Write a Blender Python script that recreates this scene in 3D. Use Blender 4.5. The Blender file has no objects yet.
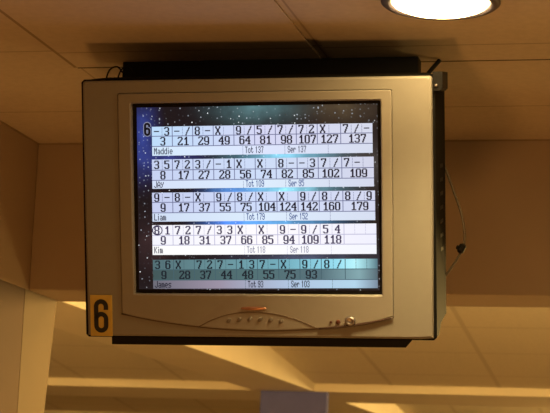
import bpy, bmesh, math, random
from mathutils import Vector, Matrix

random.seed(6)
scene = bpy.context.scene
col = scene.collection

# ------------------------------------------------------------------ helpers
def srgb(r, g, b):
    def f(c):
        c /= 255.0
        return c / 12.92 if c <= 0.04045 else ((c + 0.055) / 1.055) ** 2.4
    return (f(r), f(g), f(b), 1.0)

def new_mat(name):
    m = bpy.data.materials.new(name)
    m.use_nodes = True
    nt = m.node_tree
    return m, nt, nt.nodes['Principled BSDF']

def paint(name, base, rough=0.6, metal=0.0, var=0.06, scale=9.0, bump=0.0, bscale=200.0, spec=0.5):
    """painted / plastic / metal surface with a faint procedural mottling"""
    m, nt, b = new_mat(name)
    b.inputs['Roughness'].default_value = rough
    b.inputs['Metallic'].default_value = metal
    b.inputs['Specular IOR Level'].default_value = spec
    tc = nt.nodes.new('ShaderNodeTexCoord')
    n = nt.nodes.new('ShaderNodeTexNoise')
    n.inputs['Scale'].default_value = scale
    n.inputs['Detail'].default_value = 5
    nt.links.new(tc.outputs['Object'], n.inputs['Vector'])
    r = nt.nodes.new('ShaderNodeValToRGB')
    lo = [c * (1 - var) for c in base[:3]] + [1]
    hi = [min(1, c * (1 + var)) for c in base[:3]] + [1]
    r.color_ramp.elements[0].position = 0.3
    r.color_ramp.elements[1].position = 0.7
    r.color_ramp.elements[0].color = lo
    r.color_ramp.elements[1].color = hi
    nt.links.new(n.outputs['Fac'], r.inputs['Fac'])
    nt.links.new(r.outputs['Color'], b.inputs['Base Color'])
    if bump > 0:
        n2 = nt.nodes.new('ShaderNodeTexNoise')
        n2.inputs['Scale'].default_value = bscale
        nt.links.new(tc.outputs['Object'], n2.inputs['Vector'])
        bp = nt.nodes.new('ShaderNodeBump')
        bp.inputs['Strength'].default_value = bump
        bp.inputs['Distance'].default_value = 0.002
        nt.links.new(n2.outputs['Fac'], bp.inputs['Height'])
        nt.links.new(bp.outputs['Normal'], b.inputs['Normal'])
    return m

def tile_mat(name, base, line, ox, oy, sx, sy, wx, wy, rough=0.85):
    """suspended ceiling tiles: T-bar lines every sx / sy metres"""
    m, nt, b = new_mat(name)
    b.inputs['Roughness'].default_value = rough
    tc = nt.nodes.new('ShaderNodeTexCoord')
    sep = nt.nodes.new('ShaderNodeSeparateXYZ')
    nt.links.new(tc.outputs['Object'], sep.inputs[0])
    def math_(op, a, bb=None):
        n = nt.nodes.new('ShaderNodeMath')
        n.operation = op
        for i, v in enumerate((a, bb)):
            if v is None:
                continue
            if isinstance(v, (int, float)):
                n.inputs[i].default_value = v
            else:
                nt.links.new(v, n.inputs[i])
        return n.outputs[0]
    def line_mask(c, o, s, w):
        t = math_('SUBTRACT', c, o)
        t = math_('DIVIDE', t, s)
        t = math_('ADD', t, 0.5)
        t = math_('FRACT', math_('ADD', t, 100.0))
        t = math_('ABSOLUTE', math_('SUBTRACT', t, 0.5))
        return math_('LESS_THAN', t, w / s / 2)
    mx = line_mask(sep.outputs['X'], ox, sx, wx)
    my = line_mask(sep.outputs['Y'], oy, sy, wy)
    mk = math_('MAXIMUM', mx, my)
    n = nt.nodes.new('ShaderNodeTexNoise')
    n.inputs['Scale'].default_value = 60
    n.inputs['Detail'].default_value = 6
    nt.links.new(tc.outputs['Object'], n.inputs['Vector'])
    r = nt.nodes.new('ShaderNodeValToRGB')
    r.color_ramp.elements[0].position = 0.3
    r.color_ramp.elements[1].position = 0.65
    r.color_ramp.elements[0].color = [c * 0.92 for c in base[:3]] + [1]
    r.color_ramp.elements[1].color = base
    nt.links.new(n.outputs['Fac'], r.inputs['Fac'])
    mix = nt.nodes.new('ShaderNodeMix')
    mix.data_type = 'RGBA'
    nt.links.new(mk, mix.inputs['Factor'])
    nt.links.new(r.outputs['Color'], mix.inputs['A'])
    mix.inputs['B'].default_value = line
    nt.links.new(mix.outputs['Result'], b.inputs['Base Color'])
    return m

def emit(name, colr, strength=1.0, rough=0.3):
    m, nt, b = new_mat(name)
    b.inputs['Base Color'].default_value = (0.01, 0.01, 0.012, 1)
    b.inputs['Roughness'].default_value = rough
    b.inputs['Specular IOR Level'].default_value = 0.1
    b.inputs['Emission Color'].default_value = colr
    b.inputs['Emission Strength'].default_value = strength
    return m

def link(name, me, mats, parent=None):
    o = bpy.data.objects.new(name, me)
    for m in (mats if isinstance(mats, (list, tuple)) else [mats]):
        me.materials.append(m)
    col.objects.link(o)
    if parent is not None:
        o.parent = parent
    return o

def from_bm(name, bm, mats, parent=None, smooth=False):
    bmesh.ops.recalc_face_normals(bm, faces=bm.faces[:])
    me = bpy.data.meshes.new(name)
    bm.to_mesh(me)
    bm.free()
    if smooth:
        for p in me.polygons:
            p.use_smooth = True
    return link(name, me, mats, parent)

def add_box(bm, x0, x1, y0, y1, z0, z1, bevel=0.0):
    vs = [bm.verts.new((x, y, z)) for x in (x0, x1) for y in (y0, y1) for z in (z0, z1)]
    f = [(0, 1, 3, 2), (4, 6, 7, 5), (0, 4, 5, 1), (2, 3, 7, 6), (0, 2, 6, 4), (1, 5, 7, 3)]
    fs = [bm.faces.new([vs[i] for i in q]) for q in f]
    if bevel > 0:
        es = list({e for ff in fs for e in ff.edges})
        bmesh.ops.bevel(bm, geom=es, offset=bevel, segments=3, affect='EDGES', profile=0.5)

def box_obj(name, b, mat, parent=None, bevel=0.0):
    bm = bmesh.new()
    add_box(bm, *b, bevel=bevel)
    return from_bm(name, bm, mat, parent)

def add_tube(bm, pts, rad, n=10):
    """tube along a polyline, capped"""
    pts = [Vector(p) for p in pts]
    rings = []
    ref = None
    for i, p in enumerate(pts):
        a = pts[max(i - 1, 0)]
        c = pts[min(i + 1, len(pts) - 1)]
        t = (c - a).normalized()
        if ref is None:
            ref = Vector((0, 0, 1)) if abs(t.z) < 0.9 else Vector((1, 0, 0))
        s = (ref - t * ref.dot(t)).normalized()
        ref = s
        q = t.cross(s)
        rr = rad[i] if isinstance(rad, (list, tuple)) else rad
        rings.append([bm.verts.new(p + (s * math.cos(2 * math.pi * k / n) + q * math.sin(2 * math.pi * k / n)) * rr)
                      for k in range(n)])
    for r0, r1 in zip(rings, rings[1:]):
        for k in range(n):
            bm.faces.new((r0[k], r0[(k + 1) % n], r1[(k + 1) % n], r1[k]))
    bm.faces.new(rings[0][::-1])
    bm.faces.new(rings[-1])

def smooth_path(pts, sub=8):
    """Catmull-Rom through the points"""
    P = [Vector(p) for p in pts]
    P = [P[0] * 2 - P[1]] + P + [P[-1] * 2 - P[-2]]
    out = []
    for i in range(1, len(P) - 2):
        for k in range(sub):
            t = k / sub
            a, b, c, d = P[i - 1], P[i], P[i + 1], P[i + 2]
            out.append(0.5 * ((2 * b) + (c - a) * t + (2 * a - 5 * b + 4 * c - d) * t * t + (3 * b - a - 3 * c + d) * t ** 3))
    out.append(P[-2])
    return out

def add_lathe(bm, prof, n=64, center=(0, 0, 0)):
    """prof: list of (radius, z) turned about Z"""
    c = Vector(center)
    rings = []
    for r, z in prof:
        if r < 1e-6:
            rings.append([bm.verts.new(c + Vector((0, 0, z)))])
        else:
            rings.append([bm.verts.new(c + Vector((r * math.cos(2 * math.pi * k / n), r * math.sin(2 * math.pi * k / n), z))) for k in range(n)])
    for a, b in zip(rings, rings[1:]):
        for k in range(n):
            k2 = (k + 1) % n
            if len(a) == 1 and len(b) == 1:
                continue
            if len(a) == 1:
                bm.faces.new((a[0], b[k], b[k2]))
            elif len(b) == 1:
                bm.faces.new((a[k], a[k2], b[0]))
            else:
                bm.faces.new((a[k], a[k2], b[k2], b[k]))

def loft(bm, rings, cap0=True, cap1=True):
    R_ = [[bm.verts.new(p) for p in r] for r in rings]
    n = len(R_[0])
    for a, b in zip(R_, R_[1:]):
        for k in range(n):
            bm.faces.new((a[k], a[(k + 1) % n], b[(k + 1) % n], b[k]))
    if cap0:
        bm.faces.new(R_[0][::-1])
    if cap1:
        bm.faces.new(R_[-1])
def struct(o):
    o['kind'] = 'structure'
    return o

def tag(o, label, cat, group=None):
    o['label'] = label
    o['category'] = cat
    if group:
        o['group'] = group
    return o

def empty(name, loc, label, cat, group=None):
    o = bpy.data.objects.new(name, None)
    o.empty_display_size = 0.05
    o.location = loc
    col.objects.link(o)
    return tag(o, label, cat, group)

# ------------------------------------------------------------------ materials
CREAM = (0.78, 0.66, 0.50, 1)
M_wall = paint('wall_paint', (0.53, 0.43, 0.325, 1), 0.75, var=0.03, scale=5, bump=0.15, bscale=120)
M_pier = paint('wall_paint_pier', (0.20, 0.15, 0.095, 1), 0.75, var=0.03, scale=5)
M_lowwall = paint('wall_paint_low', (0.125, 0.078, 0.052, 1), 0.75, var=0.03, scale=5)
M_tile = tile_mat('ceiling_tiles', (0.74, 0.63, 0.50, 1), (0.50, 0.40, 0.30, 1), -1.459, 3.877, 0.605, 0.60, 0.005, 0.007)
M_joint_gap = paint('joint_and_gap_shade', (0.40, 0.31, 0.22, 1), 0.8)
M_panel = tile_mat('ceiling_panel', (0.74, 0.63, 0.50, 1), (0.50, 0.40, 0.30, 1), 40, 3.877, 90, 0.60, 0.004, 0.007)
M_gap_shade = paint('ceiling_gap_shade', (0.10, 0.075, 0.05, 1), 0.8)
M_lane = tile_mat('lane_ceiling_tiles', (0.74, 0.66, 0.52, 1), (0.60, 0.52, 0.40, 1), -1.18, 0.30, 0.61, 0.61, 0.024, 0.018)
M_bulk = paint('bulkhead_paint', (0.76, 0.68, 0.54, 1), 0.8, var=0.03, scale=4)
M_floor = paint('floor', (0.12, 0.085, 0.06, 1), 0.5, var=0.2, scale=3)
M_column = paint('column_cladding', (0.088, 0.095, 0.32, 1), 0.7, var=0.05, scale=14)
M_silver = paint('silver_plastic', (0.275, 0.258, 0.228, 1), 0.42, metal=0.0, var=0.02, scale=40, spec=0.55)
M_silver2 = paint('silver_plastic_inner', (0.30, 0.275, 0.242, 1), 0.40, metal=0.0, var=0.02, scale=40, spec=0.55)
M_case = paint('dark_case_plastic', (0.008, 0.0075, 0.007, 1), 0.8, var=0.08, scale=60, spec=0.08)
M_black = paint('black_steel', (0.009, 0.008, 0.008, 1), 0.55, var=0.1, scale=50, spec=0.2)
M_plate = paint('dark_plate', (0.035, 0.028, 0.022, 1), 0.7, spec=0.2)
M_groove = paint('groove_dark', (0.14, 0.10, 0.075, 1), 0.4)
M_slot = paint('slot_dark', (0.06, 0.035, 0.03, 1), 0.25)
M_chrome = paint('bright_metal', (0.36, 0.33, 0.33, 1), 0.42, metal=1.0, var=0.05)
M_copper = paint('copper_badge', (0.62, 0.33, 0.22, 1), 0.25, metal=0.7, var=0.06, scale=80)
M_button = paint('button_grey', (0.20, 0.175, 0.155, 1), 0.35, var=0.05)
M_led = paint('led_dark', (0.10, 0.03, 0.02, 1), 0.2)
M_yellow = paint('yellow_plate', (0.64, 0.45, 0.09, 1), 0.5, var=0.06, scale=60)
M_numeral = paint('black_numeral', (0.012, 0.012, 0.012, 1), 0.5)
M_glassblk = paint('screen_border_glass', (0.008, 0.008, 0.010, 1), 0.2)
M_wire = paint('grey_cable', (0.17, 0.13, 0.085, 1), 0.6, var=0.1, scale=80)
M_plug = paint('black_plug', (0.012, 0.010, 0.009, 1), 0.35)
M_rim = paint('lamp_rim', (0.10, 0.085, 0.11, 1), 0.4, metal=0.3)

def lens_mat():
    m, nt, b = new_mat('lamp_lens')
    b.inputs['Base Color'].default_value = (0.8, 0.8, 0.8, 1)
    tc = nt.nodes.new('ShaderNodeTexCoord')
    n = nt.nodes.new('ShaderNodeTexNoise')
    n.inputs['Scale'].default_value = 12
    nt.links.new(tc.outputs['Object'], n.inputs['Vector'])
    r = nt.nodes.new('ShaderNodeMapRange')
    r.inputs['To Min'].default_value = LENS * 0.9
    r.inputs['To Max'].default_value = LENS * 1.1
    nt.links.new(n.outputs['Fac'], r.inputs['Value'])
    nt.links.new(r.outputs['Result'], b.inputs['Emission Strength'])
    b.inputs['Emission Color'].default_value = (1.0, 0.68, 0.27, 1)
    return m
LENS = 46.0
M_lens = lens_mat()

# picture on the tube: star field with coloured nebula, all given off by the screen
def picture_mat(cu, cv):
    m, nt, b = new_mat('star_field_picture')
    b.inputs['Base Color'].default_value = (0.01, 0.01, 0.012, 1)
    b.inputs['Roughness'].default_value = 0.3
    b.inputs['Specular IOR Level'].default_value = 0.1
    tc = nt.nodes.new('ShaderNodeTexCoord')
    def blob(u, v, su, sv, c):
        mp = nt.nodes.new('ShaderNodeMapping')
        mp.inputs['Location'].default_value = (-u / su, 0, -v / sv)
        mp.inputs['Scale'].default_value = (1 / su, 0, 1 / sv)
        nt.links.new(tc.outputs['Object'], mp.inputs['Vector'])
        g = nt.nodes.new('ShaderNodeTexGradient')
        g.gradient_type = 'QUADRATIC_SPHERE'
        nt.links.new(mp.outputs['Vector'], g.inputs['Vector'])
        mx = nt.nodes.new('ShaderNodeMix')
        mx.data_type = 'RGBA'
        mx.inputs['A'].default_value = (0, 0, 0, 1)
        mx.inputs['B'].default_value = c
        nt.links.new(g.outputs['Color'], mx.inputs['Factor'])
        return mx.outputs['Result']
    def add(a, c):
        mx = nt.nodes.new('ShaderNodeMix')
        mx.data_type = 'RGBA'
        mx.blend_type = 'ADD'
        mx.inputs['Factor'].default_value = 1
        nt.links.new(a, mx.inputs['A'])
        nt.links.new(c, mx.inputs['B'])
        return mx.outputs['Result']
    blobs = [(-0.250, 0.16, 0.060, 0.15, srgb(44, 66, 150)),
             (-0.190, 0.10, 0.13, 0.07, srgb(46, 60, 135)),
             (0.00, 0.215, 0.17, 0.07, srgb(85, 125, 130)),
             (0.18, 0.215, 0.16, 0.08, srgb(75, 62, 40)),
             (0.06, 0.112, 0.19, 0.050, srgb(140, 215, 245)),
             (0.06, 0.040, 0.20, 0.050, srgb(150, 230, 255)),
             (-0.04, 0.036, 0.12, 0.04, srgb(70, 130, 235)),
             (0.04, -0.031, 0.22, 0.050, srgb(110, 190, 255)),
             (-0.05, -0.030, 0.12, 0.035, srgb(60, 110, 235)),
             (0.22, 0.09, 0.20, 0.10, srgb(70, 66, 62)),
             (0.10, -0.106, 0.26, 0.05, srgb(70, 80, 105)),
             (-0.05, -0.18, 0.30, 0.03, srgb(55, 52, 60)),
             (-0.23, -0.08, 0.08, 0.10, srgb(55, 36, 36))]
    acc = None
    for bb in blobs:
        c = blob(bb[0] - cu, bb[1] - cv, bb[2], bb[3], bb[4])
        acc = c if acc is None else add(acc, c)
    n = nt.nodes.new('ShaderNodeTexNoise')
    n.inputs['Scale'].default_value = 28
    n.inputs['Detail'].default_value = 4
    nt.links.new(tc.outputs['Object'], n.inputs['Vector'])
    r = nt.nodes.new('ShaderNodeMapRange')
    r.inputs['From Min'].default_value = 0.3
    r.inputs['From Max'].default_value = 0.7
    r.inputs['To Min'].default_value = 0.65
    r.inputs['To Max'].default_value = 1.3
    nt.links.new(n.outputs['Fac'], r.inputs['Value'])
    mul = nt.nodes.new('ShaderNodeMix')
    mul.data_type = 'RGBA'
    mul.blend_type = 'MULTIPLY'
    mul.inputs['Factor'].default_value = 1
    nt.links.new(acc, mul.inputs['A'])
    nt.links.new(r.outputs['Result'], mul.inputs['B'])
    base = nt.nodes.new('ShaderNodeRGB')
    base.outputs[0].default_value = srgb(30, 23, 26)
    tot = add(mul.outputs['Result'], base.outputs[0])
    for sc_, thr, cc in ((110, 0.17, (0.32, 0.36, 0.42, 1)), (58, 0.075, (0.9, 0.95, 1.0, 1))):
        v = nt.nodes.new('ShaderNodeTexVoronoi')
        v.voronoi_dimensions = '2D'
        v.inputs['Scale'].default_value = sc_
        sw = nt.nodes.new('ShaderNodeMapping')
        sw.inputs['Rotation'].default_value = (math.pi / 2, 0, 0)
        nt.links.new(tc.outputs['Object'], sw.inputs['Vector'])
        nt.links.new(sw.outputs['Vector'], v.inputs['Vector'])
        lt = nt.nodes.new('ShaderNodeMath')
        lt.operation = 'LESS_THAN'
        lt.inputs[1].default_value = thr
        nt.links.new(v.outputs['Distance'], lt.inputs[0])
        sp = nt.nodes.new('ShaderNodeSeparateColor')
        nt.links.new(v.outputs['Color'], sp.inputs[0])
        gt = nt.nodes.new('ShaderNodeMath')
        gt.operation = 'POWER'
        gt.inputs[1].default_value = 6.0
        nt.links.new(sp.outputs[0], gt.inputs[0])
        pr = nt.nodes.new('ShaderNodeMath')
        pr.operation = 'MULTIPLY'
        nt.links.new(lt.outputs[0], pr.inputs[0])
        nt.links.new(gt.outputs[0], pr.inputs[1])
        mx = nt.nodes.new('ShaderNodeMix')
        mx.data_type = 'RGBA'
        mx.inputs['A'].default_value = (0, 0, 0, 1)
        mx.inputs['B'].default_value = cc
        nt.links.new(pr.outputs[0], mx.inputs['Factor'])
        tot = add(tot, mx.outputs['Result'])
    nt.links.new(tot, b.inputs['Emission Color'])
    b.inputs['Emission Strength'].default_value = 1.0
    return m

# a displayed panel whose shown colour runs between stops from left to right
def panel_mat(name, stops, x0, x1):
    m, nt, b = new_mat(name)
    b.inputs['Base Color'].default_value = (0.01, 0.01, 0.012, 1)
    b.inputs['Roughness'].default_value = 0.3
    b.inputs['Specular IOR Level'].default_value = 0.1
    tc = nt.nodes.new('ShaderNodeTexCoord')
    sep = nt.nodes.new('ShaderNodeSeparateXYZ')
    nt.links.new(tc.outputs['Object'], sep.inputs[0])
    mr = nt.nodes.new('ShaderNodeMapRange')
    mr.inputs['From Min'].default_value = x0
    mr.inputs['From Max'].default_value = x1
    nt.links.new(sep.outputs['X'], mr.inputs['Value'])
    r = nt.nodes.new('ShaderNodeValToRGB')
    els = r.color_ramp.elements
    els[0].position, els[0].color = stops[0][0], srgb(*stops[0][1])
    els[1].position, els[1].color = stops[-1][0], srgb(*stops[-1][1])
    for p, c in stops[1:-1]:
        e = els.new(p)
        e.color = srgb(*c)
    nt.links.new(mr.outputs['Result'], r.inputs['Fac'])
    nt.links.new(r.outputs['Color'], b.inputs['Emission Color'])
    b.inputs['Emission Strength'].default_value = 1.0
    return m

# ------------------------------------------------------------------ the building
CZ = 2.66                       # ceiling over the seats
YW, YF = 4.867, 5.12            # header wall, front and lane side
ZH = 2.241                      # underside of the header
XL = -1.875                     # left wall
Y0 = -1.6

struct(box_obj('floor', (-7.0, 4.0, Y0, 17.0, -0.1, 0.0), M_floor))
struct(box_obj('ceiling', (XL - 0.5, 3.2, Y0, YF, CZ, CZ + 0.1), M_tile))
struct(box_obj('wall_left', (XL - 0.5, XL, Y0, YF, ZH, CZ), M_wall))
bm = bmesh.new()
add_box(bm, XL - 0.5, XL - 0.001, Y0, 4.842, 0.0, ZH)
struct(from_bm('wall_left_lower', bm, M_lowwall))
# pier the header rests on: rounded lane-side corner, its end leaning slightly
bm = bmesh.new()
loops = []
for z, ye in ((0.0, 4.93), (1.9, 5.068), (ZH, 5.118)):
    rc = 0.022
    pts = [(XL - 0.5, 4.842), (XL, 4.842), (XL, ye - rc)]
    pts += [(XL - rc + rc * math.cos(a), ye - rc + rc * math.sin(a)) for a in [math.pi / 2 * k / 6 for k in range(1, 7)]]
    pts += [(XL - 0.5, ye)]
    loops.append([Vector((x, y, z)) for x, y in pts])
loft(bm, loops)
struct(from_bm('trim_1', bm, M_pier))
struct(box_obj('wall_back', (XL, 3.2, YW, YF, ZH, CZ), M_wall, bevel=0.004))              # header over the lanes
# dropped boards on the ceiling above the television; edge strips coloured dark as their shadow gap
PZ = CZ - 0.005
struct(box_obj('trim_2', (-1.459, -0.8680, Y0, 4.010, PZ, CZ), M_panel))
struct(box_obj('trim_3', (-0.8420, 3.2, Y0, 4.010, PZ, CZ), M_panel))
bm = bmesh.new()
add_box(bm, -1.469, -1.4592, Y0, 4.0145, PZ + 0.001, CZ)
struct(from_bm('trim_10', bm, M_joint_gap))
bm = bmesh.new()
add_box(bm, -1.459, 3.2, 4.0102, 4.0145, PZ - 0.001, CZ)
struct(from_bm('trim_4', bm, M_gap_shade))
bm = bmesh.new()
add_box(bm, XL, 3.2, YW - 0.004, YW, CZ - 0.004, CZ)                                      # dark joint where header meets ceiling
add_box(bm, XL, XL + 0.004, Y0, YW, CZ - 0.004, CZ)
struct(from_bm('trim_5', bm, M_joint_gap))

# lane hall: saw-tooth ceiling bays, cross beams, a bulkhead running away from the viewer
BZ, FT = 2.405, 2.449           # beam underside and top of its face
SL = 0.102
def bay(name, y0, y1):
    """tiled ceiling bay sloping down to its beam at y1"""
    bm = bmesh.new()
    z1, z0 = FT, FT + SL * (y1 - y0)
    vs = [bm.verts.new(p) for p in ((-7, y0, z0), (4, y0, z0), (4, y1, z1), (-7, y1, z1),
                                    (-7, y0, z0 + .06), (4, y0, z0 + .06), (4, y1, z1 + .06), (-7, y1, z1 + .06))]
    for q in ((0, 1, 2, 3), (4, 5, 6, 7), (0, 1, 5, 4), (2, 3, 7, 6), (0, 3, 7, 4), (1, 2, 6, 5)):
        bm.faces.new([vs[i] for i in q])
    return struct(from_bm(name, bm, M_lane))
bay('ceiling', 7.30, 10.40)
bay('ceiling', 11.24, 13.45)
bay('ceiling', 14.30, 17.0)
struct(box_obj('ceiling', (-7, 4, YF, 7.30, 2.80, 2.90), M_lane))
struct(box_obj('trim_6', (-7, 4, 10.40, 11.24, BZ, 2.80), M_bulk))
struct(box_obj('trim_7', (-7, 4, 13.45, 14.30, BZ, 2.80), M_bulk))
def bulkhead(name, y0, y1):
    bm = bmesh.new()
    f = lambda y: -0.026 * (10.4 - y)
    vs = [bm.verts.new((x + f(y), y, z)) for y in (y0, y1) for x in (-2.607, -2.238) for z in (BZ, 2.80)]
    for q in ((0, 1, 3, 2), (4, 6, 7, 5), (0, 2, 6, 4), (1, 5, 7, 3), (0, 4, 5, 1), (2, 3, 7, 6)):
        bm.faces.new([vs[k] for k in q])
    return struct(from_bm(name, bm, M_bulk))
bulkhead('trim_8', YF, 10.399)
bulkhead('trim_9', 11.241, 13.449)
struct(box_obj('wall_far', (-7, 4, 17.0, 17.1, 0, 3.0), M_wall))
struct(box_obj('wall_lanes_left', (-7.1, -7, YF, 17.1, 0, 3.0), M_wall))
struct(box_obj('wall_lanes_right', (4, 4.1, YF, 17.1, 0, 3.0), M_wall))
struct(box_obj('wall_lanes_front', (-7, XL - 0.5, YF - 0.1, YF, 0, 3.0), M_wall))
cl = box_obj('support_column', (-2.555, -2.165, 10.41, 10.47, 0.0, BZ), M_column, bevel=0.004)
tag(cl, 'square purple-grey column under the pale ceiling beam, at the bottom edge below the television', 'column')

# ------------------------------------------------------------------ downlight
DL = (-0.5355, 3.545, PZ)
dl = empty('ceiling_downlight', DL, 'round recessed downlight glowing white in the ceiling, above the right corner of the television', 'ceiling light')
bm = bmesh.new()
add_lathe(bm, [(0.096, 0.0), (0.097, -0.005), (0.105, -0.009), (0.114, -0.007), (0.119, -0.003), (0.119, 0.0)], 72)
from_bm('trim_ring', bm, M_rim, dl, smooth=True)
bm = bmesh.new()
add_lathe(bm, [(0.0, -0.020), (0.03, -0.0194), (0.06, -0.017), (0.08, -0.013), (0.092, -0.008), (0.0966, -0.002)], 72)
from_bm('lens', bm, M_lens, dl, smooth=True)

# ------------------------------------------------------------------ television
TVM = Matrix(((0.99894216, -0.04598424, 0.00003412),
              (0.04469366, 0.97073102, -0.23597408),
              (0.01081797, 0.23572598, 0.97175935)))
TVC = Vector((-0.95628407, 3.78331831, 2.27863063))
BASE = Vector((0.0, 0.10, -0.284))          # empty sits at the middle of the set's underside
def tv_frame(name, base, label, cat):
    o = empty(name, (0, 0, 0), label, cat)
    o.matrix_world = Matrix.Translation(TVC + TVM @ base) @ TVM.to_4x4()
    return o
tv = tv_frame('television', BASE, 'silver tube television showing five bowling score rows, hung from the ceiling', 'television')
def L(u, w, v):
    """point on the set: u across, w back from the front face, v up, from the middle of the face"""
    return Vector((u, w, v)) - BASE

# dark rear case: loft of chamfered rectangles
def ring_rect(hu, v0, v1, w, ch):
    return [L(-hu + ch, w, v0), L(hu - ch, w, v0), L(hu, w, v0 + ch), L(hu, w, v1 - ch),
            L(hu - ch, w, v1), L(-hu + ch, w, v1), L(-hu, w, v1 - ch), L(-hu, w, v0 + ch)]
bm = bmesh.new()
loft(bm, [ring_rect(0.3835, -0.2800, 0.2800, 0.012, 0.006), ring_rect(0.3835, -0.2815, 0.2805, 0.05, 0.008),
          ring_rect(0.3830, -0.2830, 0.2850, 0.11, 0.030), ring_rect(0.382, -0.2840, 0.2850, 0.235, 0.036),
          ring_rect(0.345, -0.262, 0.250, 0.285, 0.05), ring_rect(0.235, -0.215, 0.160, 0.40, 0.05),
          ring_rect(0.20, -0.19, 0.13, 0.44, 0.05)])
case = from_bm('rear_case', bm, M_case, tv)
case['label'] = 'dark grey rear case'
bm = bmesh.new()
for k in range(7):
    add_box(bm, *[c for p in ((0.3826, 0.3838),) for c in p], 0.10 - BASE.y + 0.0, 0.165 - BASE.y, -0.10 + k * 0.03 - BASE.z, -0.092 + k * 0.03 - BASE.z)
from_bm('vent', bm, M_black, tv)

# front shell: nested outlines, the inner frame's lower edge follows the smile-shaped line
NB = 28
smile = smooth_path([(-0.300, 0, -0.2285), (-0.225, 0, -0.2425), (-0.148, 0, -0.2530), (-0.06, 0, -0.2605), (0.027, 0, -0.2620),
                     (0.110, 0, -0.2585), (0.179, 0, -0.2520), (0.240, 0, -0.2430), (0.294, 0, -0.2310)], 6)
def sm(u):
    for a, b in zip(smile, smile[1:]):
        if a.x <= u <= b.x + 1e-9:
            t = (u - a.x) / (b.x - a.x)
            return a.z + (b.z - a.z) * t
    return smile[-1].z
def outline(u0, u1, v0, v1, w, r=0.0, curve=0.0):
    """closed outline; bottom edge subdivided, optionally the smile (curve = offset)"""
    pts = []
    for k in range(NB + 1):
        t = k / NB
        u = u0 + (u1 - u0) * t
        if curve is not None and curve != 0.0:
            uu = -0.300 + 0.594 * t
            v = sm(uu) + (curve if abs(curve) > 1e-5 else 0)
        else:
            v = v0
        pts.append(L(u, w, v))
    if r:
        pts[0] = L(u0 + r * .3, w, pts[0].z + BASE.z + r * .3)
        pts[NB] = L(u1 - r * .3, w, pts[NB].z + BASE.z + r * .3)
    pts += [L(u1, w, (v0 + v1) / 2), L(u1, w, v1 - r), L(u1 - r * .3, w, v1 - r * .3), L(u1 - r, w, v1),
            L((u0 + u1) / 2, w, v1), L(u0 + r, w, v1), L(u0 + r * .3, w, v1 - r * .3), L(u0, w, v1 - r), L(u0, w, (v0 + v1) / 2)]
    return pts
bm = bmesh.new()
loft(bm, [outline(-0.3790, 0.3790, -0.2770, 0.2770, 0.020, 0.006), outline(-0.3785, 0.3785, -0.2765, 0.2765, 0.006, 0.006),
          outline(-0.3765, 0.3765, -0.2745, 0.2745, 0.0015, 0.006), outline(-0.3735, 0.3735, -0.2715, 0.2715, 0.0, 0.006),
          outline(-0.3005, 0.2950, -0.231, 0.2500, 0.0, 0.004, -0.0008), outline(-0.2995, 0.2940, -0.231, 0.2490, 0.003, 0.004, 0.0002)],
     False, False)
front = from_bm('front_shell', bm, M_silver, tv)
bm = bmesh.new()
loft(bm, [outline(-0.2993, 0.2938, -0.231, 0.2488, 0.003, 0.004, 0.0004), outline(-0.2985, 0.2930, -0.231, 0.2478, -0.002, 0.004, 0.0014),
          outline(-0.2970, 0.2915, -0.231, 0.2463, -0.003, 0.004, 0.0030),
          outline(-0.2730, 0.2730, -0.1870, 0.2300, -0.003, 0.003), outline(-0.2705, 0.2705, -0.1845, 0.2275, -0.001, 0.003),
          outline(-0.2690, 0.2690, -0.1830, 0.2260, 0.014, 0.003)], False, False)
from_bm('screen_frame', bm, M_silver2, tv)

# groove lines
def line_obj(name, pts, rad, mat, flat=1.0):
    bm = bmesh.new()
    add_tube(bm, [L(p[0], p[1], p[2]) for p in pts], rad, 8)
    return from_bm(name, bm, mat, tv, smooth=True)
line_obj('groove', [(p.x, -0.0008, p.z) for p in smile if p.x < 0.150], 0.0012, M_groove)
sl = [p for p in smile if p.x > 0.130]
line_obj('accent_strip', [(p.x, -0.0030, p.z + 0.0005) for p in sl], [0.0012 + 0.0016 * math.sin(math.pi * min(1, k / max(1, len(sl) - 1) * 0.9 + 0.1)) for k in range(len(sl))], M_slot)
arch = smooth_path([(-0.128, -0.003, -0.2545), (-0.100, -0.003, -0.2400), (-0.060, -0.003, -0.2265), (-0.012, -0.003, -0.2215),
                    (0.040, -0.003, -0.2255), (0.090, -0.003, -0.2380), (0.125, -0.003, -0.2530)], 6)
line_obj('groove', arch, 0.0011, M_groove)
# control buttons, badge, power knob, receiver window
for k in range(6):
    u = -0.0615 + k * 0.0228
    v = -0.2405 + (0.004 if 0 < k < 5 else 0.0) * (1 - abs(k - 2.5) / 4)
    bm = bmesh.new()
    bmesh.ops.create_uvsphere(bm, u_segments=14, v_segments=8, radius=1.0)
    for vv in bm.verts:
        vv.co = L(u + vv.co.x * 0.0046 + vv.co.z * 0.0022, -0.003 + vv.co.y * 0.0035, v + vv.co.z * 0.0052)
    from_bm('button', bm, M_button, tv, smooth=True)
bm = bmesh.new()
bmesh.ops.create_uvsphere(bm, u_segments=20, v_segments=8, radius=1.0)
for vv in bm.verts:
    vv.co = L(-0.0070 + max(-1, min(1, vv.co.x * 1.15)) * 0.0275, -0.003 + vv.co.y * 0.004, -0.2135 + vv.co.z * 0.0042)
bd = from_bm('badge', bm, M_copper, tv, smooth=True)
bd['label'] = 'copper coloured badge'
bm = bmesh.new()
add_lathe(bm, [(0.0118, 0.0), (0.0118, 0.005), (0.0105, 0.0085), (0.008, 0.0095), (0.0065, 0.008), (0.0, 0.0085)], 28)
for vv in bm.verts:
    vv.co = L(0.2015 + vv.co.x, -0.003 - vv.co.z, -0.2385 + vv.co.y * 0.82)
pk = from_bm('power_button', bm, M_chrome, tv, smooth=True)
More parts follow.
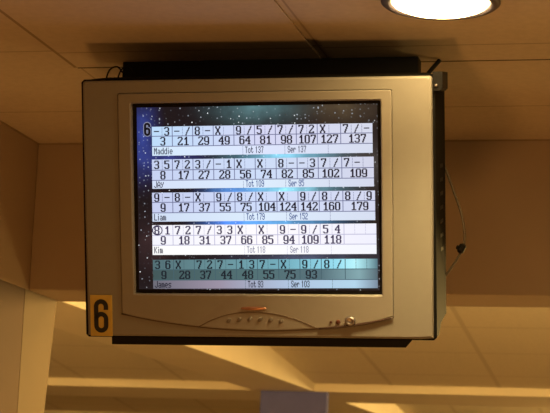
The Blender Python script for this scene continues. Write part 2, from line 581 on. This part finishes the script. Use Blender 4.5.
pk['label'] = 'shiny chrome power button'
for u, r in ((0.1600, 0.0028), (0.1755, 0.0052)):
    bm = bmesh.new()
    bmesh.ops.create_uvsphere(bm, u_segments=14, v_segments=8, radius=1.0)
    for vv in bm.verts:
        vv.co = L(u + vv.co.x * r, -0.003 + vv.co.y * 0.003, -0.2415 + vv.co.z * r)
    from_bm('indicator', bm, M_led, tv, smooth=True)

# yellow number plate with a heavy condensed 6
def stroke(bm, pts, hw, y, mi=0):
    """flat mitred stroke along (u, v) points on plane y"""
    n = len(pts)
    left, right = [], []
    for i, p in enumerate(pts):
        a = Vector(pts[max(i - 1, 0)])
        c = Vector(pts[min(i + 1, n - 1)])
        t = (c - a).normalized()
        nn = Vector((-t.y, t.x))
        p = Vector(p)
        l, r = p + nn * hw, p - nn * hw
        left.append(bm.verts.new(L(l.x, y, l.y)))
        right.append(bm.verts.new(L(r.x, y, r.y)))
    for i in range(n - 1):
        f = bm.faces.new((left[i], left[i + 1], right[i + 1], right[i]))
        f.material_index = mi
def six_paths(cu, cv, hw, hh):
    """centre lines of a condensed 6: hook with stem, and the lower bowl"""
    r = hw
    hook = [(cu + hw, cv + hh * 0.42), (cu + hw, cv + hh - r)]
    hook += [(cu + r * math.cos(a), cv + hh - r + r * math.sin(a)) for a in [math.pi * k / 14 for k in range(1, 14)]]
    hook += [(cu - hw, cv + hh - r), (cu - hw, cv), (cu - hw, cv - hh + r)]
    hook += [(cu + r * math.cos(a), cv - hh + r + r * math.sin(a)) for a in [math.pi + math.pi * k / 14 for k in range(1, 14)]]
    hook += [(cu + hw, cv - hh + r), (cu + hw, cv + hh * 0.13 - r)]
    hook += [(cu + r * math.cos(a), cv + hh * 0.13 - r + r * math.sin(a)) for a in [math.pi * k / 14 for k in range(1, 14)]]
    hook += [(cu - hw, cv + hh * 0.13 - r)]
    return hook
bm = bmesh.new()
add_box(bm, -0.3690 - BASE.x, -0.3200 - BASE.x, -0.0035 - BASE.y, -0.0002 - BASE.y, -0.2765 - BASE.z, -0.1870 - BASE.z, bevel=0.0008)
plate = from_bm('number_plate', bm, M_yellow, tv)
plate['label'] = 'yellow number plate with a black 6 on the lower left corner'
bm = bmesh.new()
stroke(bm, six_paths(-0.3445, -0.2325, 0.0110, 0.0315), 0.0050, -0.0042)
from_bm('numeral', bm, M_numeral, plate)
plate.matrix_parent_inverse = Matrix.Identity(4)

# the picture tube
bm = bmesh.new()
add_box(bm, -0.2695, 0.2695, 0.0090 - BASE.y, 0.0130 - BASE.y, -0.1835 - BASE.z, 0.2265 - BASE.z)
screen = from_bm('screen', bm, M_glassblk, tv)
bm = bmesh.new()
PU, PV = 0.0, 0.0215
WP = 0.0085
vs = [bm.verts.new((u, 0, v)) for u, v in ((-0.2620, -0.1965), (0.2640, -0.1965), (0.2620, 0.1985), (-0.2600, 0.1965))]
bm.faces.new(vs)
pic = from_bm('picture', bm, picture_mat(PU, PV), screen)
pic.location = L(PU, WP, PV)

# 7 x 9 dot glyphs of the scoring display
G = {
 '0': ".#####. ##...## ##...## ##...## ##...## ##...## ##...## ##...## .#####.",
 '1': "...##.. ..###.. .####.. ...##.. ...##.. ...##.. ...##.. ...##.. .######",
 '2': ".#####. ##...## .....## ....##. ...##.. ..##... .##.... ##...## #######",
 '3': ".#####. ##...## .....## .....## ..####. .....## .....## ##...## .#####.",
 '4': "....##. ...###. ..####. .##.##. ##..##. ####### ....##. ....##. ...####",
 '5': "####### ##..... ##..... ######. .....## .....## .....## ##...## .#####.",
 '6': ".#####. ##...## ##..... ######. ##...## ##...## ##...## ##...## .#####.",
 '7': "####### ##...## .....## ....##. ....##. ...##.. ...##.. ..##... ..##...",
 '8': ".#####. ##...## ##...## ##...## .#####. ##...## ##...## ##...## .#####.",
 '9': ".#####. ##...## ##...## ##...## ##...## .###### .....## ##...## .#####.",
 'X': "##...## ##...## .##.##. ..###.. ..###.. ..###.. .##.##. ##...## ##...##",
 '-': "....... ....... ....... ....... ####### ....... ....... ....... .......",
 '/': "......# .....## .....#. ....##. ...##.. ...#... ..##... ..#.... .##....",
}
PXW, PXH = 0.00162, 0.00202
def quad(bm, u0, u1, v0, v1, y, mi, tilt=0.0):
    f = bm.faces.new([bm.verts.new(L(u, y, v + tilt * u)) for u, v in ((u0, v0), (u1, v0), (u1, v1), (u0, v1))])
    f.material_index = mi
def glyphs(bm, text, cu, cv, y, mi, tilt, pw=PXW, ph=PXH):
    n = len(text)
    total = n * 7 + (n - 1) * 1.0
    x = cu - total * pw / 2
    for ch in text:
        rows = G[ch].split()
        for r_, row in enumerate(rows):
            k = 0
            while k < 7:
                if row[k] == '#':
                    e = k
                    while e < 7 and row[e] == '#':
                        e += 1
                    vt = cv + (4.5 - r_) * ph
                    quad(bm, x + (k - 0.12) * pw, x + (e + 0.12) * pw, vt - ph * 1.06, vt + ph * 0.06, y, mi, tilt)
                    k = e
                else:
                    k += 1
        x += 8 * pw

# 5 x 7 thin letters of the name lines
S = {
 'M': "#...# ##.## #.#.# #.#.# #...# #...# #...#", 'a': "..... ..... .###. ....# .#### #...# .####",
 'd': "....# ....# .#### #...# #...# #...# .####", 'i': "..#.. ..... ..#.. ..#.. ..#.. ..#.. ..#..",
 'e': "..... ..... .###. #...# ##### #.... .###.", 'J': "....# ....# ....# ....# ....# #...# .###.",
 'A': "..#.. .#.#. #...# #...# ##### #...# #...#", 'y': "..... #...# #...# .#.#. ..#.. ..#.. ##...",
 'L': "#.... #.... #.... #.... #.... #.... #####", 'm': "..... ..... ##.#. #.#.# #.#.# #.#.# #.#.#",
 'K': "#...# #..#. #.#.. ##... #.#.. #..#. #...#", 's': "..... ..... .#### #.... .###. ....# ####.",
 'T': "##### ..#.. ..#.. ..#.. ..#.. ..#.. ..#..", 'o': "..... ..... .###. #...# #...# #...# .###.",
 't': ".#... .#... ####. .#... .#... .#..# ..##.", 'S': ".###. #...# #.... .###. ....# #...# .###.",
 'r': "..... ..... #.##. ##..# #.... #.... #....",
 '0': ".###. #...# #...# #...# #...# #...# .###.", '1': "..#.. .##.. ..#.. ..#.. ..#.. ..#.. ..#..",
 '2': ".###. #...# ....# ..##. .#... #.... #####", '3': ".###. #...# ....# ..##. ....# #...# .###.",
 '5': "##### #.... ####. ....# ....# #...# .###.", '7': "##### ....# ...#. ...#. ..#.. ..#.. ..#..",
 '8': ".###. #...# #...# .###. #...# #...# .###.", '9': ".###. #...# #...# .#### ....# #...# .###.",
}
def letters(bm, text, u, v0, y, mi, tilt, pw=0.00102, ph=0.00205):
    for ch in text:
        if ch == ' ':
            u += 3.2 * pw
            continue
        w_ = 3 if ch == 'i' else 5
        off = 1 if ch == 'i' else 0
        for r_, row in enumerate(S[ch].split()):
            k = off
            while k < off + w_:
                if row[k] == '#':
                    e = k
                    while e < 5 and row[e] == '#':
                        e += 1
                    vt = v0 + (7 - r_) * ph
                    quad(bm, u + (k - off) * pw, u + (e - off) * pw + pw * 0.45, vt - ph, vt, y, mi, tilt)
                    k = e
                else:
                    k += 1
        u += (w_ + 1.1) * pw

white = lambda a, b_, c: [(0.0, a), (0.5, b_), (1.0, c)]
rows = [
 dict(v=(0.1775, 0.1570, 0.1350, 0.1150), lr=(-0.2245, 0.2530), tilt=0.006, name='Maddie', tot='137', ser='137',
      t=['-3', '-/', '8-', 'X', '9/', '5/', '7/', '72', 'X', '7/-'], s='3 21 29 49 64 81 98 107 127 137',
      top=white((190, 222, 252), (214, 216, 246), (214, 218, 236)), nm=white((214, 236, 255), (222, 230, 255), (214, 220, 238)),
      ink=(34, 30, 46), small=(52, 54, 78), grid=(108, 112, 150)),
 dict(v=(0.1070, 0.0840, 0.0620, 0.0440), lr=(-0.2255, 0.2550), tilt=0.006, name='JAy', tot='109', ser='95',
      t=['35', '72', '3/', '-1', 'X', 'X', '8-', '-3', '7/', '7-'], s='8 17 27 28 56 74 82 85 102 109',
      top=white((200, 212, 244), (206, 222, 250), (212, 214, 234)), nm=white((214, 226, 250), (222, 238, 255), (212, 216, 236)),
      ink=(34, 30, 46), small=(66, 90, 148), grid=(108, 112, 150)),
 dict(v=(0.0350, 0.0140, -0.0085, -0.0275), lr=(-0.2265, 0.2570), tilt=0.006, name='Liam', tot='179', ser='152',
      t=['9-', '8-', 'X', '9/', '8/', 'X', 'X', '9/', '8/', '8/9'], s='9 17 37 55 75 104 124 142 160 179',
      top=white((200, 208, 242), (208, 222, 252), (212, 216, 240)), nm=white((208, 222, 246), (222, 238, 255), (214, 222, 242)),
      ink=(34, 30, 46), small=(66, 90, 148), grid=(108, 112, 150)),
 dict(v=(-0.0355, -0.0580, -0.0790, -0.1000), lr=(-0.2275, 0.2590), tilt=0.007, name='Kim', tot='118', ser='118',
      t=['81', '72', '7/', '33', 'X', 'X', '9-', '9/', '54', ''], s='9 18 31 37 66 85 94 109 118',
      top=white((246, 246, 255), (255, 252, 255), (240, 240, 255)), nm=white((255, 255, 255), (255, 255, 255), (244, 246, 255)),
      ink=(66, 58, 90), small=(150, 150, 176), grid=(190, 188, 218)),
 dict(v=(-0.1110, -0.1325, -0.1550, -0.1735), lr=(-0.2275, 0.2610), tilt=0.008, name='James', tot='93', ser='103',
      t=['36', 'X', '72', '7-', '13', '7-', 'X', '9/', '8/', ''], s='9 28 37 44 48 55 75 93',
      top=[(0.0, (82, 110, 116)), (0.3, (104, 146, 154)), (0.6, (116, 176, 192)), (0.82, (150, 222, 242)), (0.90, (184, 246, 255)), (1.0, (84, 118, 132))],
      mid=[(0.0, (66, 88, 90)), (0.45, (82, 114, 118)), (0.75, (84, 112, 122)), (0.92, (130, 168, 176)), (1.0, (84, 104, 116))],
      nm=[(0.0, (108, 108, 120)), (0.3, (156, 146, 166)), (0.6, (176, 196, 224)), (0.9, (178, 214, 236)), (1.0, (120, 138, 160))],
      ink=(28, 36, 46), small=(30, 30, 46), grid=(70, 98, 108)),
]
Y1, Y2, Y3 = WP - 0.0006, WP - 0.0010, WP - 0.0014
for i, r in enumerate(rows):
    bm = bmesh.new()
    l, rr = r['lr']
    va, vb, vc, vd = r['v']
    tl = r['tilt']
    l, rr = l - 0.0025, rr - 0.0015
    dv = (0.0012, 0.0012, 0.0008, 0.0004, 0.0)[i]
    va, vb, vc, vd = va - dv, vb - dv, vc - dv, vd - dv
    va, vb, vc, vd = [v + tl * 0.22 for v in (va, vb, vc, vd)]
    k_ = (rr - l) / 0.4775
    bnd = [l + 0.045 * k_ * j for j in range(9)] + [l + 0.4100 * k_, rr]
    quad(bm, l, rr, vb, va, Y1, 0, tl)
    quad(bm, l, rr, vc, vb, Y1, 1, tl)
    quad(bm, l, rr, vd, vc, Y1, 2, tl)
    g = 0.00085
    for v in (vb, vc):
        quad(bm, l, rr, v - g, v + g, Y2, 3, tl)
    nfr = len(r['s'].split())
    for j in range(1, 10):
        quad(bm, bnd[j] - g, bnd[j] + g, vc, va, Y2, 3, tl)
    for j in range(10):
        n = 3 if j == 9 else 2
        for q in range(1, n):
            u = bnd[j] + (bnd[j + 1] - bnd[j]) * q / n
            v = vb
            while v < va - 0.002:                                  # dotted divider
                quad(bm, u - g * 0.8, u + g * 0.8, v, v + 0.0018, Y2, 3, tl)
                v += 0.0032
        for q, ch in enumerate(r['t'][j]):
            u = bnd[j] + (bnd[j + 1] - bnd[j]) * (q + 0.5) / n - 0.0010
            glyphs(bm, ch, u, (va + vb) / 2, Y3, 4, tl)
    for j, s in enumerate(r['s'].split()):
        u = bnd[j] + (bnd[j + 1] - bnd[j]) * (0.53 if len(s) < 3 else 0.52)
        glyphs(bm, s, u, (vb + vc) / 2, Y3, 4, tl)
    for u in (l + 0.199 * k_, l + 0.290 * k_, l + 0.383 * k_):
        v = vd
        while v < vc - 0.002:
            quad(bm, u - g * 0.7, u + g * 0.7, v, v + 0.0018, Y2, 3, tl)
            v += 0.0032
    sv = (vc + vd) / 2 - 0.0071
    letters(bm, r['name'], l + 0.004, sv, Y3, 5, tl, pw=0.00122)
    letters(bm, 'Tot ' + r['tot'], l + 0.204 * k_, sv, Y3, 6, tl)
    letters(bm, 'Ser ' + r['ser'], l + 0.296 * k_, sv, Y3, 6, tl)
    if i == 3:                                                     # ring round the split in the first frame
        u0, v0 = bnd[0] + 0.0115, (va + vb) / 2
        pts = [(u0 + 0.0105 * math.cos(2 * math.pi * k / 24), v0 + tl * u0 + 0.0100 * math.sin(2 * math.pi * k / 24)) for k in range(25)]
        stroke(bm, pts, 0.0011, Y3, 4)
    ink = emit('ink', srgb(*r['ink']))
    mats = [panel_mat('row_throws', r['top'], l, rr), panel_mat('row_totals', r.get('mid', r['top']), l, rr),
            panel_mat('row_names', r['nm'], l, rr), emit('grid_line', srgb(*r['grid'])), ink,
            emit('name_ink', srgb(*r['small'] if i in (0, 4) else (52, 50, 72))), emit('small_ink', srgb(*r['small']))]
    row = from_bm('score_row', bm, mats, screen)
    row['label'] = ['topmost score row ending in 137', 'second score row ending in 109', 'middle score row ending in 179',
                    'brightest white score row ending in 118', 'dim teal score row at the bottom'][i]
# the lane number shown at the upper left of the picture
bm = bmesh.new()
p6 = six_paths(-0.2372, 0.1710, 0.0047, 0.0118)
stroke(bm, p6, 0.0042, Y1, 0)
stroke(bm, p6, 0.0025, Y2, 1)
from_bm('lane_number', bm, [emit('lane_number_edge', srgb(135, 140, 165)), emit('lane_number_ink', srgb(18, 16, 24))], screen)

# ------------------------------------------------------------------ hanger holding the set
mt = empty('ceiling_bracket', (-0.985, 3.955, PZ), 'black steel hanging bracket above and under the silver television', 'bracket')
MO = Vector((-0.985, 3.955, PZ))
def mbox(name, b, mat=M_black, bevel=0.002, parent=mt):
    bm = bmesh.new()
    add_box(bm, b[0] - MO.x, b[1] - MO.x, b[2] - MO.y, b[3] - MO.y, b[4] - MO.z, b[5] - MO.z, bevel=bevel)
    return from_bm(name, bm, mat, parent)
mbox('top_plate', (-1.333, -0.645, 3.965, 4.008, 2.604, PZ))
def TW(u, w, v):
    return TVC + TVM @ Vector((u, w, v)) - MO
# tray under the set: shallow pan with splayed ends
bm = bmesh.new()
loft(bm, [[TW(*p) for p in ((-0.338, 0.055, -0.2845), (-0.338, 0.055, -0.3020), (0.312, 0.055, -0.3020), (0.327, 0.055, -0.2845))],
          [TW(*p) for p in ((-0.338, 0.360, -0.2845), (-0.338, 0.360, -0.3020), (0.312, 0.360, -0.3020), (0.327, 0.360, -0.2845))]])
from_bm('tray', bm, M_black, mt)
for u in (-0.24, 0.20):                                            # straps from the ceiling down behind the set to the tray
    bm = bmesh.new()
    a = Vector((-0.956 + u, 4.0, PZ - 0.02)) - MO
    add_tube(bm, [a, Vector((-0.956 + u, 4.30, 2.60)) - MO, TW(u, 0.475, 0.12), TW(u, 0.475, -0.29), TW(u, 0.34, -0.293)], 0.009, 8)
    from_bm('strap', bm, M_black, mt)
# side lug at the upper right with its bolt, and a slanting brace
bm = bmesh.new()
loft(bm, [[TW(*p) for p in ((0.3838, 0.0118, 0.285), (0.4000, 0.0118, 0.285), (0.4000, 0.0118, 0.250), (0.3950, 0.0118, 0.245), (0.3838, 0.0118, 0.245))],
          [TW(*p) for p in ((0.3838, 0.12, 0.285), (0.4000, 0.12, 0.285), (0.4000, 0.12, 0.250), (0.3950, 0.12, 0.245), (0.3838, 0.12, 0.245))]])
loft(bm, [[TW(*p) for p in ((0.3798, 0.004, 0.285), (0.3995, 0.004, 0.285), (0.3995, 0.004, 0.250), (0.3945, 0.004, 0.245), (0.3798, 0.004, 0.245))],
          [TW(*p) for p in ((0.3798, 0.0118, 0.285), (0.3995, 0.0118, 0.285), (0.3995, 0.0118, 0.250), (0.3945, 0.0118, 0.245), (0.3798, 0.0118, 0.245))]])
lug = from_bm('side_lug', bm, M_black, mt)
bm = bmesh.new()
bmesh.ops.create_uvsphere(bm, u_segments=12, v_segments=8, radius=1)
for vv in bm.verts:
    vv.co = TW(0.3870 + vv.co.x * 0.0042, 0.003 + vv.co.y * 0.004, 0.2560 + vv.co.z * 0.0035)
bl = from_bm('bolt', bm, M_chrome, lug, smooth=True)
bm = bmesh.new()
add_tube(bm, [Vector((-0.660, 3.995, 2.608)) - MO, Vector((-0.628, 3.995, 2.622)) - MO, Vector((-0.601, 3.995, PZ - 0.001)) - MO], 0.005, 8)
from_bm('brace', bm, M_black, mt)
for x in (-1.328, -1.356):                                         # two wire loops at the left end
    bm = bmesh.new()
    add_tube(bm, smooth_path([Vector((x - 0.004, 3.93, 2.575)) - MO, Vector((x - 0.003, 3.93, 2.605)) - MO, Vector((x + 0.005, 3.93, 2.628)) - MO,
                              Vector((x + 0.022, 3.93, 2.634)) - MO, Vector((x + 0.036, 3.93, 2.620)) - MO], 5), 0.0019, 8)
    from_bm('wire_loop', bm, M_black, mt, smooth=True)

# ------------------------------------------------------------------ cable at the right side
CO = Vector((-0.60, 4.06, 2.17))
cb = empty('cable', CO, 'thin dark cable looping out beside the right edge of the television', 'cable')
cp = smooth_path([(-0.605, 4.065, 2.450), (-0.600, 4.06, 2.438), (-0.592, 4.06, 2.420), (-0.571, 4.06, 2.365), (-0.553, 4.06, 2.315), (-0.545, 4.06, 2.268), (-0.549, 4.06, 2.238),
                  (-0.565, 4.06, 2.208), (-0.588, 4.06, 2.174), (-0.605, 4.065, 2.152)], 6)
bm = bmesh.new()
add_tube(bm, [p - CO for p in cp], 0.0028, 8)
from_bm('cord', bm, M_wire, cb, smooth=True)
bm = bmesh.new()
add_tube(bm, [Vector(p) - CO for p in ((-0.5460, 4.058, 2.2480), (-0.5475, 4.058, 2.2450), (-0.5540, 4.058, 2.2320), (-0.5565, 4.058, 2.2280))],
         [0.004, 0.0085, 0.0085, 0.004], 12)
add_tube(bm, [Vector(p) - CO for p in ((-0.5520, 4.058, 2.2380), (-0.5625, 4.058, 2.2415))], [0.0055, 0.0045], 10)
from_bm('connector', bm, M_plug, cb, smooth=False)

# ------------------------------------------------------------------ light
w = bpy.data.worlds.new('hall')
scene.world = w
w.use_nodes = True
bg = w.node_tree.nodes['Background']
bg.inputs['Color'].default_value = (1.0, 0.50, 0.155, 1)
bg.inputs['Strength'].default_value = 0.10

def lamp(name, kind, loc, power, colr, radius=0.1, target=None, **kw):
    d = bpy.data.lights.new(name, kind)
    d.energy = power
    d.color = colr
    if kind == 'AREA':
        d.shape = 'DISK'
        d.size = radius * 2
    else:
        d.shadow_soft_size = radius
    for k, v in kw.items():
        setattr(d, k, v)
    o = bpy.data.objects.new(name, d)
    o.location = loc
    if target is not None:
        o.rotation_euler = (Vector(target) - Vector(loc)).to_track_quat('-Z', 'Y').to_euler()
    col.objects.link(o)
    return o
WARM = (1.0, 0.44, 0.11)
LANE = (1.0, 0.64, 0.20)
DOWN = (1.0, 0.69, 0.25)
DOWN = (1.0, 0.72, 0.30)
lamp('low_fill', 'POINT', (-0.8, 1.9, 0.4), 44, WARM, 0.16)  # added fill near the floor, no fixture; lifts the ceiling and the set
lamp('downlight_beam', 'SPOT', (DL[0], DL[1], PZ - 0.03), 100, DOWN, 0.08, (DL[0], DL[1], 0), spot_size=math.radians(104), spot_blend=1.0)
lamp('lane_light', 'POINT', (0.5, 6.0, 2.32), 290, LANE, 0.12)
lamp('lane_light', 'POINT', (-4.4, 6.2, 2.32), 170, LANE, 0.12)
lamp('lane_light', 'POINT', (0.5, 12.0, 2.30), 270, LANE, 0.12)
lamp('lane_light', 'POINT', (1.2, 6.6, 1.0), 40, LANE, 0.25)  # added low fill for the bay undersides, not a fixture

# ------------------------------------------------------------------ camera
fw = Vector((-0.23132023, 0.95739921, 0.1728517))
rt = Vector((0.97287765, 0.22761154, 0.04125602))
up = Vector((-0.00015544, -0.1777069, 0.98408345))
cam = bpy.data.cameras.new('camera')
cam.sensor_width = 36.0
cam.lens = 1858.78 / 550.0 * 36.0
cam.clip_start = 0.05
cam.dof.use_dof = True
cam.dof.focus_distance = 3.96
cam.dof.aperture_fstop = 14.0
co = bpy.data.objects.new('camera', cam)
co.matrix_world = Matrix(((rt.x, up.x, -fw.x, 0.0), (rt.y, up.y, -fw.y, 0.0), (rt.z, up.z, -fw.z, 1.6), (0, 0, 0, 1)))
col.objects.link(co)
scene.camera = co

scene.view_settings.view_transform = 'Standard'
scene.view_settings.look = 'None'
scene.view_settings.gamma = 1.0
scene.view_settings.exposure = 0.0
scene.view_settings.use_curve_mapping = False
scene.cycles.use_denoising = True
